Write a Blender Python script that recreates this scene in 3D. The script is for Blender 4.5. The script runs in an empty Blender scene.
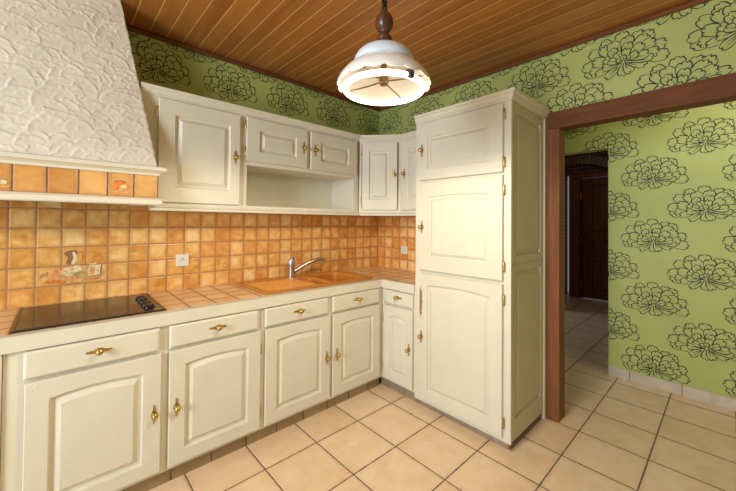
import bpy, bmesh, math, random
import numpy as np
from mathutils import Vector, Matrix

SC = bpy.context.scene
COL = SC.collection
random.seed(7)
ORG = {}                                   # world origin of every object (meshes are drawn in world coordinates)

# ------------------------------------------------------------------ materials
class NT:
    """tiny node helper"""
    def __init__(s, name):
        s.m = bpy.data.materials.new(name); s.m.use_nodes = True
        s.t = s.m.node_tree; s.b = s.t.nodes['Principled BSDF']; s._pos = None
    def n(s, typ, **kw):
        nd = s.t.nodes.new(typ)
        for k, v in kw.items(): setattr(nd, k, v)
        return nd
    def put(s, sock, v):
        if isinstance(v, bpy.types.NodeSocket): s.t.links.new(v, sock)
        elif isinstance(v, (tuple, list)) and len(v) == 3 and sock.type == 'RGBA': sock.default_value = (*v, 1)
        else: sock.default_value = v
    def math(s, op, a, b=None, c=None, clamp=False):
        nd = s.n('ShaderNodeMath', operation=op, use_clamp=clamp)
        for i, v in enumerate((a, b, c)):
            if v is not None: s.put(nd.inputs[i], v)
        return nd.outputs[0]
    def pos(s):
        if s._pos is None:
            g = s.n('ShaderNodeNewGeometry'); sp = s.n('ShaderNodeSeparateXYZ')
            s.t.links.new(g.outputs['Position'], sp.inputs[0]); s._pos = (g.outputs['Position'], *sp.outputs)
        return s._pos
    def comb(s, x, y, z):
        c = s.n('ShaderNodeCombineXYZ')
        for i, v in enumerate((x, y, z)): s.put(c.inputs[i], v)
        return c.outputs[0]
    def noise(s, scale, detail=3, rough=.55, vec=None, dist=0):
        nd = s.n('ShaderNodeTexNoise'); nd.inputs['Scale'].default_value = scale
        nd.inputs['Detail'].default_value = detail; nd.inputs['Roughness'].default_value = rough
        nd.inputs['Distortion'].default_value = dist
        s.put(nd.inputs['Vector'], vec if vec is not None else s.pos()[0]); return nd.outputs['Fac']
    def white(s, vec):
        nd = s.n('ShaderNodeTexWhiteNoise'); s.put(nd.inputs['Vector'], vec); return nd.outputs['Value']
    def ramp(s, fac, stops):
        nd = s.n('ShaderNodeValToRGB'); e = nd.color_ramp.elements
        while len(e) < len(stops): e.new(.5)
        for q, (p, c) in zip(e, stops): q.position = p; q.color = (*c, 1)
        s.put(nd.inputs[0], fac); return nd.outputs[0]
    def mix(s, f, a, b, mode='MIX'):
        nd = s.n('ShaderNodeMix', data_type='RGBA', blend_type=mode)
        s.put(nd.inputs[0], f); s.put(nd.inputs[6], a); s.put(nd.inputs[7], b); return nd.outputs[2]
    def step(s, v, a, b):
        nd = s.n('ShaderNodeMapRange', interpolation_type='SMOOTHSTEP')
        for i, q in enumerate((v, a, b)): s.put(nd.inputs[i], q)
        return nd.outputs[0]
    def bump(s, h, strength=.3, dist=.01):
        nd = s.n('ShaderNodeBump'); nd.inputs['Strength'].default_value = strength; nd.inputs['Distance'].default_value = dist
        s.put(nd.inputs['Height'], h); s.t.links.new(nd.outputs[0], s.b.inputs['Normal'])
    def set(s, color=None, rough=None, metal=None, **kw):
        if color is not None: s.put(s.b.inputs['Base Color'], color)
        if rough is not None: s.put(s.b.inputs['Roughness'], rough)
        if metal is not None: s.put(s.b.inputs['Metallic'], metal)
        for k, v in kw.items(): s.put(s.b.inputs[k.replace('_', ' ')], v)
        return s.m

def plain(name, color, rough=.5, metal=0, var=.12, scale=18, **kw):
    t = NT(name); f = t.noise(scale)
    dark = tuple(c*(1-var) for c in color); lite = tuple(min(1, c*(1+var)) for c in color)
    return t.set(t.ramp(f, [(.3, dark), (.7, lite)]), rough, metal, **kw)

def paint(name, color, chip=None):
    t = NT(name); P, X, Y, Z = t.pos()
    c = t.ramp(t.noise(5, 4), [(.3, tuple(q*.94 for q in color)), (.7, color)])
    sp = t.step(t.noise(160, 2, .5), .69, .75)                      # little scuffs
    sp = t.math('MULTIPLY', sp, t.step(t.noise(7, 2), .52, .62))
    c = t.mix(t.math('MULTIPLY', sp, .55), c, (.36, .26, .13))
    if chip:                                                        # worn patch: y, z, half width, half height
        dy = t.math('DIVIDE', t.math('SUBTRACT', Y, chip[0]), chip[2])
        dz = t.math('DIVIDE', t.math('SUBTRACT', Z, chip[1]), chip[3])
        r = t.math('SQRT', t.math('ADD', t.math('MULTIPLY', dy, dy), t.math('MULTIPLY', dz, dz)))
        r = t.math('ADD', r, t.math('MULTIPLY', t.math('SUBTRACT', t.noise(60), .5), 1.1))
        c = t.mix(t.math('SUBTRACT', 1, t.step(r, .8, 1.05)), c, (.30, .15, .07))
    t.bump(t.noise(45, 3), .06, .004)
    return t.set(c, t.math('ADD', .36, t.math('MULTIPLY', t.noise(12), .16)))

def tiles(name, ax, ay, sx, sy, ox, oy, gw, ramp, edge, grout, rough=.4, edge_w=.02, edge_f=.5, bumps=.5, nscale=9, cellvar=.35):
    t = NT(name); p = t.pos()
    u = t.math('DIVIDE', t.math('SUBTRACT', p[ax], ox), sx); v = t.math('DIVIDE', t.math('SUBTRACT', p[ay], oy), sy)
    iu, iv = t.math('FLOOR', u), t.math('FLOOR', v)
    def d(q, s): return t.math('MULTIPLY', t.math('PINGPONG', q, .5), s)
    wob = t.math('MULTIPLY', t.math('SUBTRACT', t.noise(30, 2), .5), gw*.6)
    dd = t.math('ADD', t.math('MINIMUM', d(u, sx), d(v, sy)), wob)
    rnd = t.white(t.comb(iu, iv, 3.3))
    off = t.math('MULTIPLY', rnd, 7.)
    pv = t.n('ShaderNodeVectorMath', operation='ADD'); t.put(pv.inputs[0], p[0]); t.put(pv.inputs[1], t.comb(off, off, off))
    f = t.noise(nscale, 4, .6, pv.outputs[0], .4)
    f = t.math('ADD', f, t.math('MULTIPLY', t.math('SUBTRACT', rnd, .5), cellvar))
    c = t.ramp(f, ramp)
    e = t.math('SUBTRACT', 1, t.step(t.math('ADD', dd, t.math('MULTIPLY', t.math('SUBTRACT', t.noise(22, 3), .5), edge_w)), gw/2, gw/2+edge_w))
    c = t.mix(t.math('MULTIPLY', e, edge_f), c, edge)
    g = t.math('SUBTRACT', 1, t.step(dd, gw*.38, gw*.62))
    c = t.mix(g, c, t.ramp(t.noise(40), [(.3, tuple(q*.75 for q in grout)), (.7, grout)]))
    h = t.math('ADD', t.step(dd, gw*.2, gw*1.8), t.math('MULTIPLY', t.noise(25, 3), .25))
    t.bump(h, bumps, .004)
    return t.set(c, t.math('ADD', rough, t.math('MULTIPLY', g, .4)))

def wood(name, ax, c0, c1, c2, rough=.45, scale=1., plank=None, **kw):
    """grain runs along axis ax; plank=(axis, width, offset, line colour, line width)"""
    t = NT(name); p = t.pos()
    sc = [14*scale]*3; sc[ax-1] = 1.1*scale
    xyz = [t.math('MULTIPLY', p[i+1], sc[i]) for i in range(3)]
    rnd = None
    if plank:
        u = t.math('DIVIDE', t.math('SUBTRACT', p[plank[0]], plank[2]), plank[1])
        rnd = t.white(t.comb(t.math('FLOOR', u), 1.7, 2.2))
        xyz[ax-1] = t.math('ADD', xyz[ax-1], t.math('MULTIPLY', rnd, 9))
    v = t.comb(*xyz)
    f = t.noise(1, 5, .62, v, .9)
    f = t.math('ADD', t.math('MULTIPLY', f, .75), t.math('MULTIPLY', t.noise(5, 3, .6, v), .25))
    if rnd is not None: f = t.math('ADD', f, t.math('MULTIPLY', t.math('SUBTRACT', rnd, .5), .2))
    c = t.ramp(f, [(.32, c0), (.5, c1), (.68, c2)])
    h = t.math('MULTIPLY', f, .25)
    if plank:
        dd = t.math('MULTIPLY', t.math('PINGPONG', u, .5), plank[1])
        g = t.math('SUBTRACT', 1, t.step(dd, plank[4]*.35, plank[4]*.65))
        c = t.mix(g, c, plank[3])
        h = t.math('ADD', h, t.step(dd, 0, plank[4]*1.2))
    t.bump(h, .3, .004)
    return t.set(c, rough, **kw)

def emit(name, color, strength):
    t = NT(name); return t.set(color, .5, Emission_Color=color, Emission_Strength=strength)

CREAM = (.71, .665, .54)
M = {}
M['cream'] = paint('cream_paint', CREAM)
M['cream_side'] = paint('olive_cream_paint', (.60, .54, .35))  # darker, more olive cream for the tall cupboard's right side
M['cream_chip'] = paint('cream_paint_worn', CREAM, chip=(-.196, .78, .015, .115))
M['plaster'] = plain('rough_plaster', (.72, .655, .54), .75, var=.06, scale=9)
TR = [(.24, (.60, .235, .045)), (.44, (.75, .38, .10)), (.58, (.84, .50, .175)), (.78, (.90, .64, .31))]
M['splash_x'] = tiles('backsplash_tile', 1, 3, .1044, .1085, -1.047, .878, .006, TR, (.58, .25, .06), (.44, .22, .085), .3, .024, .6, nscale=13)
M['splash_y'] = tiles('backsplash_tile_return', 2, 3, .1044, .1085, .845, .878, .006, TR, (.58, .25, .06), (.44, .22, .085), .3, .024, .6, nscale=13)
M['mantle'] = tiles('mantle_tile', 1, 3, .109, .13, -1.004, 1.478, .006, [(.2, (.48, .20, .05)), (.5, (.62, .31, .09)), (.8, (.72, .41, .15))], (.42, .16, .04), (.13, .09, .06), .3, .02, .4)
M['top_tile'] = tiles('worktop_tile', 1, 2, .135, .135, -.318, .24, .006, [(.2, (.76, .47, .22)), (.5, (.87, .61, .34)), (.8, (.92, .70, .45))], (.66, .33, .11), (.36, .19, .08), .28, .02, .5)
M['floor'] = tiles('floor_tile', 1, 2, .335, .3515, 0, 0, .0075, [(.2, (.71, .49, .285)), (.5, (.79, .59, .38)), (.8, (.85, .68, .48))], (.66, .45, .27), (.17, .125, .09), .35, .03, .3, .35, nscale=7, cellvar=.22)
M['kick'] = tiles('plinth_tile', 1, 3, .20, .5, .0, -.2, .005, [(.2, (.26, .17, .08)), (.5, (.33, .22, .11)), (.8, (.40, .28, .15))], (.26, .17, .08), (.05, .04, .03), .45, .02, .3)  # shadow of the toe space is darkened into these tile colours
M['kick_y'] = tiles('plinth_tile_return', 2, 3, .20, .5, -.13, -.2, .005, [(.2, (.26, .20, .13)), (.5, (.33, .26, .18)), (.8, (.40, .32, .23))], (.26, .2, .13), (.3, .28, .25), .45, .02, .3)  # plinth shadow under the cupboard is put into the tile colours
M['skirt'] = tiles('skirting_tile', 2, 3, .335, .5, -.99-.145, -.2, .005, [(.2, (.50, .42, .32)), (.5, (.60, .51, .40)), (.8, (.68, .60, .5))], (.52, .43, .33), (.16, .14, .11), .4, .02, .3)
M['green'] = plain('green_wallpaper', (.43, .475, .135), .55, var=.045, scale=4)
M['ink'] = plain('dark_print', (.028, .034, .020), .6)
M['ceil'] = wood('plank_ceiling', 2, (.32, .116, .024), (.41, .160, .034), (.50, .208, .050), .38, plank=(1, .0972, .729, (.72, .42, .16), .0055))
M['trimwood'] = wood('trim_wood', 2, (.13, .040, .014), (.18, .055, .018), (.23, .075, .025), .45)
M['trimwood_x'] = wood('trim_wood_side', 1, (.13, .040, .014), (.18, .055, .018), (.23, .075, .025), .45)
M['beam'] = wood('beam_wood', 2, (.10, .032, .010), (.155, .052, .017), (.215, .080, .028), .65, Specular_IOR_Level=.25)
M['post'] = wood('post_wood', 3, (.14, .044, .012), (.21, .072, .020), (.28, .108, .034), .62, Specular_IOR_Level=.3)
M['door'] = wood('door_wood', 3, (.09, .028, .010), (.15, .046, .016), (.21, .070, .026), .4)
M['jamb'] = wood('jamb_wood', 3, (.16, .045, .016), (.25, .072, .024), (.32, .10, .036), .4)
M['darkwood'] = wood('turned_wood', 3, (.045, .017, .008), (.09, .034, .015), (.14, .055, .025), .3)
M['plinthwood'] = wood('plinth_wood', 1, (.10, .05, .025), (.16, .08, .04), (.22, .12, .06), .5)
M['brass'] = plain('aged_brass', (.56, .39, .14), .32, 1, .3, 60)
M['steel'] = plain('brushed_steel', (.55, .55, .55), .25, 1, .1, 40)
M['iron'] = plain('black_iron', (.02, .018, .016), .4, .6)
M['glass'] = plain('black_ceramic_glass', (.030, .022, .017), .15, 0, .2, 3, Specular_IOR_Level=.3)
M['rim'] = plain('hob_rim', (.045, .03, .022), .3, .3)
M['knob'] = plain('black_knob', (.012, .012, .013), .3)
M['sink'] = plain('terracotta_composite', (.56, .21, .03), .33, 0, .08, 60)
M['sinkboard'] = plain('terracotta_composite_board', (.78, .38, .085), .33, 0, .06, 60)
M['white'] = plain('white_plastic', (.75, .72, .64), .35, 0, .03)
M['hole'] = plain('dark_socket', (.05, .04, .03), .6)
M['grille'] = plain('grease_filter', (.10, .07, .05), .4, .7)
M['ceramic'] = plain('glazed_ceramic', (.84, .82, .76), .18, 0, .03, 12)
M['ceramic_blue'] = plain('glazed_ceramic_cap', (.66, .74, .80), .18, 0, .05, 12)
M['ceramic_in'] = plain('toned_shade_inside', (.62, .57, .48), .4, 0, .05, 12)  # beige set darker than the outside to hold down the tube's glare
M['wire'] = plain('gilt_wire', (.20, .11, .04), .35, .3)
M['tube'] = emit('fluorescent_tube', (1, .93, .80), 4)
M['plasterwall'] = plain('pale_wall', (.70, .66, .56), .8, 0, .04, 3)
M['darkwall'] = plain('dark_wall', (.25, .2, .15), .8, 0, .1, 3)  # dark brown for the passage walls and ceiling
M['paleedge'] = plain('pale_brick', (.46, .40, .36), .8, 0, .25, 20)
for k, c in dict(p_purple=(.30, .14, .08), p_cream=(.80, .60, .34), p_pink=(.74, .32, .13), p_orange=(.66, .20, .04), p_line=(.25, .11, .05),
                 p_green=(.44, .33, .11), p_grey=(.66, .37, .14)).items():
    M[k] = plain('tile_paint_'+k[2:], c, .3, 0, .3, 60)

def brick_mat():
    t = NT('old_brick'); p = t.pos()
    nd = t.n('ShaderNodeTexBrick'); t.put(nd.inputs['Vector'], t.comb(p[2], p[3], 0))
    nd.inputs['Scale'].default_value = 1; nd.inputs['Brick Width'].default_value = .22; nd.inputs['Row Height'].default_value = .075
    nd.inputs['Mortar Size'].default_value = .012
    t.put(nd.inputs['Color1'], (.16, .07, .045)); t.put(nd.inputs['Color2'], (.10, .045, .03)); t.put(nd.inputs['Mortar'], (.20, .15, .11))
    t.bump(nd.outputs['Fac'], -.4, .01)
    return t.set(nd.outputs['Color'], .8)
M['brick'] = brick_mat()
M['archbrick'] = plain('arch_brick', (.34, .22, .16), .8, 0, .3, 8)

# ------------------------------------------------------------------ mesh building
class MB:
    def __init__(s): s.bm = bmesh.new(); s.mi = 0
    def face(s, vs):
        try: f = s.bm.faces.new(vs); f.material_index = s.mi; return f
        except ValueError: return None
    def poly(s, pts): return s.face([s.bm.verts.new(p) for p in pts])
    def box(s, x0, x1, y0, y1, z0, z1, bev=0):
        b = bmesh.new()
        bmesh.ops.create_cube(b, size=1, matrix=Matrix.Translation(((x0+x1)/2, (y0+y1)/2, (z0+z1)/2)) @ Matrix.Diagonal((abs(x1-x0), abs(y1-y0), abs(z1-z0), 1)))
        if bev: bmesh.ops.bevel(b, geom=b.edges[:], offset=bev, segments=2, profile=.6, affect='EDGES')
        s.merge(b); return s
    def merge(s, b):
        mp = {v: s.bm.verts.new(v.co) for v in b.verts}
        for f in b.faces: s.face([mp[v] for v in f.verts])
        b.free()
    def prism(s, pts, z0, z1, bev=0, F=None):
        """pts 2D polygon in (u,v); extruded along w from z0 to z1. F maps (u,v,w) to world."""
        F = F or (lambda u, v, w: (u, v, w))
        b = bmesh.new()
        lo = [b.verts.new(F(u, v, z0)) for u, v in pts]; hi = [b.verts.new(F(u, v, z1)) for u, v in pts]
        n = len(pts)
        b.faces.new(lo[::-1]); top = b.faces.new(hi)
        for i in range(n): b.faces.new((lo[i], lo[(i+1) % n], hi[(i+1) % n], hi[i]))
        if bev: bmesh.ops.bevel(b, geom=list(top.edges), offset=bev, segments=2, profile=.6, affect='EDGES')
        s.merge(b); return s
    def rings(s, rings, cap0=True, cap1=True, closed=True):
        R = [[s.bm.verts.new(p) for p in r] for r in rings]; n = len(R[0])
        for a, b in zip(R, R[1:]):
            for i in range(n if closed else n-1):
                s.face((a[i], a[(i+1) % n], b[(i+1) % n], b[i]))
        if cap0: s.face(R[0][::-1])
        if cap1: s.face(R[-1])
        return R
    def lathe(s, prof, o, axis=(0, 0, 1), n=24, cap0=True, cap1=True):
        """prof: list of (radius, height along axis)"""
        a = Vector(axis).normalized(); q = a.orthogonal().normalized(); r = a.cross(q); o = Vector(o)
        s.rings([[o + a*h + (q*math.cos(2*math.pi*i/n) + r*math.sin(2*math.pi*i/n))*max(rad, 1e-4) for i in range(n)] for rad, h in prof], cap0, cap1)
        return s
    def tube(s, pts, rad, n=10, closed=False):
        pts = [Vector(p) for p in pts]; N = len(pts); out = []
        rad = rad if isinstance(rad, (list, tuple)) else [rad]*N
        up = None
        for i, p in enumerate(pts):
            t = (pts[(i+1) % N] - pts[i-1]) if closed or 0 < i < N-1 else (pts[1]-pts[0] if i == 0 else pts[-1]-pts[-2])
            t.normalize()
            if up is None: up = t.orthogonal().normalized()
            up = (up - t*up.dot(t)).normalized(); w = t.cross(up)
            out.append([p + (up*math.cos(2*math.pi*k/n) + w*math.sin(2*math.pi*k/n))*rad[i] for k in range(n)])
        if closed: out.append(out[0]); s.rings(out, False, False)
        else: s.rings(out)
        return s
    def build(s, name, mats, parent=None, smooth=None, origin=None, label=None):
        if not isinstance(mats, (list, tuple)): mats = [mats]
        bmesh.ops.remove_doubles(s.bm, verts=s.bm.verts[:], dist=1e-6)
        bmesh.ops.recalc_face_normals(s.bm, faces=s.bm.faces[:])
        o0 = ORG[parent.name] if parent else Vector(origin or (0, 0, 0))
        bmesh.ops.translate(s.bm, verts=s.bm.verts[:], vec=-o0)
        me = bpy.data.meshes.new(name); s.bm.to_mesh(me); s.bm.free()
        for m in mats: me.materials.append(M[m])
        if smooth:
            me.shade_smooth(); me.set_sharp_from_angle(angle=math.radians(smooth))
        o = bpy.data.objects.new(name, me); COL.objects.link(o); ORG[o.name] = o0
        if parent: o.parent = parent
        else: o.location = o0
        if label: o['label'] = label
        return o

def thing(name, label, cat, loc, group=None):
    o = bpy.data.objects.new(name, None); o.empty_display_size = .1; COL.objects.link(o)
    o.location = loc; ORG[o.name] = Vector(loc); o['label'] = label; o['category'] = cat
    if group: o['group'] = group
    return o
def tag(o, label, cat, group=None):
    o['label'] = label; o['category'] = cat
    if group: o['group'] = group
    return o
def struct(o, label=None, cat=None):
    o['kind'] = 'structure'
    if label: o['label'] = label
    if cat: o['category'] = cat
    return o

def frame(O, U, W):
    O, U, W = Vector(O), Vector(U).normalized(), Vector(W).normalized()
    return lambda u, v, w: O + U*u + Vector((0, 0, 1))*v + W*w
# faces: A looks to -y (u = x), B looks to -x (u = -y)
def FA(y): return frame((0, y, 0), (1, 0, 0), (0, -1, 0))
def FB(x): return frame((x, 0, 0), (0, -1, 0), (-1, 0, 0))

# ------------------------------------------------------------------ door, drawer, fittings
def opening(u0, u1, v0, v1, d, rise, n=10):
    """ring points of an opening inset by d: bottom left, bottom right, then the (arched) top from right to left"""
    a, b, c, e = u0+d, u1-d, v0+d, v1-d
    pts = [(a, c), (b, c)]
    sh = 0
    for i in range(n+1):
        k = i/n; u = b + (a-b)*k
        if rise:
            q = (min(max((u-(a+sh))/((b-a)-2*sh), 0), 1))*2-1
            v = e - rise + rise*(1-q*q)
        else: v = e
        pts.append((u, v))
    return pts
def outer(u0, u1, v0, v1, d, ref):
    a, b, c, e = u0+d, u1-d, v0+d, v1-d
    n = len(ref)-3; pts = [(a, c), (b, c)]
    for i in range(n+1): pts.append((b + (a-b)*i/n, e))
    return pts
def door_leaf(mb, F, u0, u1, v0, v1, panel, rise=0., t=.018, w0=0., pegs=True):
    p0, p1, q0, q1 = panel
    ref = opening(p0, p1, q0, q1, 0, rise)
    R = [(outer(u0, u1, v0, v1, 0, ref), 0), (outer(u0, u1, v0, v1, 0, ref), t-.004), (outer(u0, u1, v0, v1, .0035, ref), t),
         (opening(p0, p1, q0, q1, 0, rise), t), (opening(p0, p1, q0, q1, .004, rise), t-.003), (opening(p0, p1, q0, q1, .007, rise), t-.014),
         (opening(p0, p1, q0, q1, .015, rise), t-.015), (opening(p0, p1, q0, q1, .019, rise), t-.0145), (opening(p0, p1, q0, q1, .036, rise), t-.004),
         (opening(p0, p1, q0, q1, .039, rise), t-.0015)]
    mb.rings([[F(u, v, w0+w) for u, v in ring] for ring, w in R])
    if pegs:
        for su, cu in ((1, u0), (-1, u1)):
            for sv, cv in ((1, v0), (-1, v1)):
                for a, b in ((.022, .030), (.036, .018)):
                    c = F(cu+su*a, cv+sv*b, w0+t-.001); n = F(0, 0, 1)-F(0, 0, 0)
                    mb.lathe([(.0042, 0), (.0036, .0022), (.001, .003)], c, n, 7)
    return mb
PLATE = [(-.046, .0015), (-.041, .0055), (-.036, .003), (-.030, .006), (-.022, .0042), (-.014, .010), (-.006, .0135), (.006, .0135), (.014, .010), (.022, .0042), (.030, .006), (.036, .003), (.041, .0055), (.046, .0015)]
def fitting(F, u, v, w, parent, horiz=False):
    pts = [(p, q) for p, q in PLATE] + [(p, -q) for p, q in PLATE[::-1]]
    pts = [((u+p, v+q) if horiz else (u+q, v+p)) for p, q in pts]
    MB().prism(pts, w, w+.0035, .001, F).build('backplate', 'brass', parent, 40)
    n = F(0, 0, 1)-F(0, 0, 0)
    MB().lathe([(.0085, 0), (.006, .004), (.0055, .012), (.008, .016), (.0125, .020), (.0138, .025), (.012, .030), (.007, .033), (.001, .034)], F(u, v, w+.003), n, 18).build('knob', 'brass', parent, 50)
def hinge(F, u, v, w, parent):
    MB().lathe([(.001, -.034), (.0035, -.031), (.0055, -.027), (.0055, .027), (.0035, .031), (.001, .034)], F(u, v, w), (0, 0, 1), 10).build('hinge', 'brass', parent, 50)
def add_door(root, F, u0, u1, v0, v1, panel, rise=0., knob=None, hinges=None, mat='cream', t=.018, pegs=True):
    d = door_leaf(MB(), F, u0, u1, v0, v1, panel, rise, t, .005, pegs).build('door', mat, root)
    if knob: fitting(F, knob[0], knob[1], t+.005, d)
    for hu, hv in hinges or (): hinge(F, hu, hv, .014, d)
    return d
def add_drawer(root, F, u0, u1, v0, v1, knob):
    b = MB(); t = .018
    pts = lambda i: [(u0+i, v0+i), (u1-i, v0+i), (u1-i, v1-i), (u0+i, v1-i)]
    b.rings([[F(u, v, .005+w) for u, v in pts(i)] for i, w in ((0, 0), (0, t-.007), (.003, t-.004), (.007, t-.001), (.010, t))])
    d = b.build('drawer', 'cream', root)
    fitting(F, knob[0], knob[1], t+.005, d, True)
def face_frame(F, rects, t=.02):
    b = MB()
    for u0, u1, v0, v1 in rects:
        b.prism([(u0, v0), (u1, v0), (u1, v1), (u0, v1)], -t, 0, 0, F)
    return b

# ------------------------------------------------------------------ key planes
YA, XB, ZC = .845, 1.685, 2.592
XF = 2.82                                   # far green wall in the next room
XE = -1.75                                 # left end of the worktop
XL, YR = -3.1, -3.4                        # walls behind the camera
WT = .105                                    # thickness of the wall with the wide opening
OPY = -.853                                 # where post begins

# ------------------------------------------------------------------ wallpaper flowers (line print)
def peony(seed):
    """list of polylines (x, y, width factor) of a peony drawn in line, about .42 wide"""
    rng = random.Random(seed)
    fx, fy = .018, -.052
    petals, veins = [], []
    def petal(a, r0, r1, hw, lobes, sq=(.97, .94)):
        ca, sa = math.cos(a), math.sin(a)
        L = []
        def pt(rad, side): 
            x = ca*rad - sa*side; y = sa*rad + ca*side
            return (fx + x*sq[0], fy + y*sq[1])
        n = 9
        for i in range(n+1):
            k = i/n; L.append(pt(r0+(r1*.80-r0)*k, -hw*(.22+.78*math.sin(k*math.pi/2)**.9)))
        m = 9*lobes
        tw = rng.uniform(-.2, .2)
        for i in range(1, m):
            k = i/m; b = -1+2*k
            bump = abs(math.sin(k*math.pi*lobes))**.55
            rr = r1*(.80 + .20*math.sqrt(max(0, 1-b*b)))*(1+tw*b*.25) - (1-bump)*.014
            L.append(pt(rr, hw*b*1.04))
        for i in range(n, -1, -1):
            k = i/n; L.append(pt(r0+(r1*.80-r0)*k, hw*(.22+.78*math.sin(k*math.pi/2)**.9)))
        vn = []
        for b0 in ((-.35, .3) if r1 > .1 else (.0,)):
            b0 += rng.uniform(-.12, .12); e = rng.uniform(.62, .84)
            vn.append([pt(r0+(r1*e-r0)*(.30+.70*i/6), hw*b0*(.35+.65*i/6)) for i in range(7)])
        veins.append(vn)
        return L
    D = math.radians
    # inner to outer; earlier ones lie on top
    for a in (95, 40, 150): petals.append(petal(D(a+rng.uniform(-12, 12)), .004, .046, .017, 1))
    for a in (20, 70, 112, 160): petals.append(petal(D(a+rng.uniform(-9, 9)), .012, .085*rng.uniform(.92, 1.1), .024, 2))
    for a in (8, 45, 80, 118, 150, 176): petals.append(petal(D(a+rng.uniform(-7, 7)), .03, .125*rng.uniform(.92, 1.08), .029, 2))
    for a in (-12, -34, -62, -100, -138, -165): petals.append(petal(D(a+rng.uniform(-6, 6)), .01, (.165 if abs(a+90) > 65 else .13 if abs(a+90) > 40 else .098)*rng.uniform(.92, 1.08), .025, 2))
    for a in (2, 28, 55, 84, 110, 136, 160, 182): petals.append(petal(D(a+rng.uniform(-6, 6)), .06, (.168+.02*abs(math.cos(D(a))))*rng.uniform(.94, 1.06), .036, rng.choice((2, 3))))
    for a in (-6, 15, 40, 66, 96, 122, 146, 168, 190): petals.append(petal(D(a+rng.uniform(-6, 6)), .10, (.196+.030*abs(math.cos(D(a))))*rng.uniform(.95, 1.05), .038, rng.choice((2, 3))))
    def inside(p, poly):
        x, y = p; c = False; j = len(poly)-1
        for i in range(len(poly)):
            (xi, yi), (xj, yj) = poly[i], poly[j]
            if (yi > y) != (yj > y) and x < (xj-xi)*(y-yi)/(yj-yi)+xi: c = not c
            j = i
        return c
    out = []
    for k, pl in enumerate(petals):
        cur = []
        for i, p in enumerate(pl):
            if any(inside(p, q) for q in petals[:k]):
                if len(cur) > 1: out.append(cur)
                cur = []
            else:
                cur.append((p[0], p[1], .55+.6*abs(math.sin(i*.16+k))))
        if len(cur) > 1: out.append(cur)
        for vl in veins[k]:
            cur = []
            for i, p in enumerate(vl):
                if any(inside(p, q) for q in petals[:k]): continue
                cur.append((p[0], p[1], 1.-.1*i))
            if len(cur) > 1: out.append(cur)
    return out
PEONY = [peony(3), peony(3)]
def print_flowers(mb, place, centres, ok, scale=1., lw=.0058):
    """place(h, z) -> point on the wall; horizontal coordinate h grows to the viewer's right"""
    mb.mi = 1
    for i, (h, z) in enumerate(centres):
        for line in PEONY[i % 2]:
            pts = [(h+x*scale, z+y*scale, w) for x, y, w in line]
            runs, cur = [], []
            for p in pts:
                if ok(p[0], p[1]): cur.append(p)
                else:
                    if len(cur) > 1: runs.append(cur)
                    cur = []
            if len(cur) > 1: runs.append(cur)
            for r in runs:
                L = []
                for j, (a, b, w) in enumerate(r):
                    a0, b0, _ = r[max(j-1, 0)]; a1, b1, _ = r[min(j+1, len(r)-1)]
                    dx, dz = a1-a0, b1-b0; q = math.hypot(dx, dz) or 1
                    L.append((a-dz/q*w*lw/2, b+dx/q*w*lw/2, a+dz/q*w*lw/2, b-dx/q*w*lw/2))
                V = [(mb.bm.verts.new(place(a, b)), mb.bm.verts.new(place(c, d))) for a, b, c, d in L]
                for (p, q), (r_, s_) in zip(V, V[1:]): mb.face((p, q, s_, r_))
    mb.mi = 0

# ------------------------------------------------------------------ the setting
struct(MB().box(XL-.1, 6.7, YR-.1, 1.9, -.06, 0).build('floor', 'floor'), 'beige square ceramic floor tiles with dark joints', 'floor')
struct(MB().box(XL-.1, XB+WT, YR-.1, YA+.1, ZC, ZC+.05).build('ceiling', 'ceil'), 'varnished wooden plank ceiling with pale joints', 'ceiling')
struct(MB().box(XB+WT, XF+.12, YR-.1, 1.9, ZC, ZC+.05).build('ceiling_hall', 'plasterwall'), 'pale ceiling of the next room', 'ceiling')
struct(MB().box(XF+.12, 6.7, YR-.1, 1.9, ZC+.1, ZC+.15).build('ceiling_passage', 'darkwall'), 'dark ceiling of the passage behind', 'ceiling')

# wall along the worktops
b = MB().box(XL-.1, XB+WT, YA, YA+.1, 0, ZC)
cent = [(x, z) for k in range(-6, 4) for x, z in ((.085+.488*k, 2.405), (-.159+.488*k, 2.625))] + [(x, z) for k in range(-6, -2) for j in range(1, 5) for x, z in ((.085+.488*k, 2.405-.53*j), (-.159+.488*k, 2.625-.53*j))]
print_flowers(b, lambda h, z: (h, YA-.0008, z), cent, lambda h, z: z < ZC and ((z > 2.05 and -.8 < h < XB) or (XL < h < -1.45 and z > (.05 if h < XE else 1.61))), .92)
struct(b.build('wall_left', ['green', 'ink']), 'green floral wallpapered wall above the wall cabinets', 'wall')
# wall with the wide opening (lintel over it)
b = MB().box(XB, XB+WT, OPY, YA+.1, 0, ZC)
b.box(XB, XB+WT, YR, OPY, 2.143, ZC)
# h = -y
cent = [(h, z) for k in range(-4, 6) for h, z in ((.770+.504*k, 2.412), (.518+.504*k, 2.167), (.518+.504*k, 2.655))]
print_flowers(b, lambda h, z: (XB-.0008, -h, z), cent, lambda h, z: z < ZC and h < 3. and h > -YA and (z > 2.145 if h > -OPY else z > 2.05), .98)
struct(b.build('wall_right', ['green', 'ink']), 'green floral wallpapered wall above the tall cupboard and brown beam', 'wall')
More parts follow.
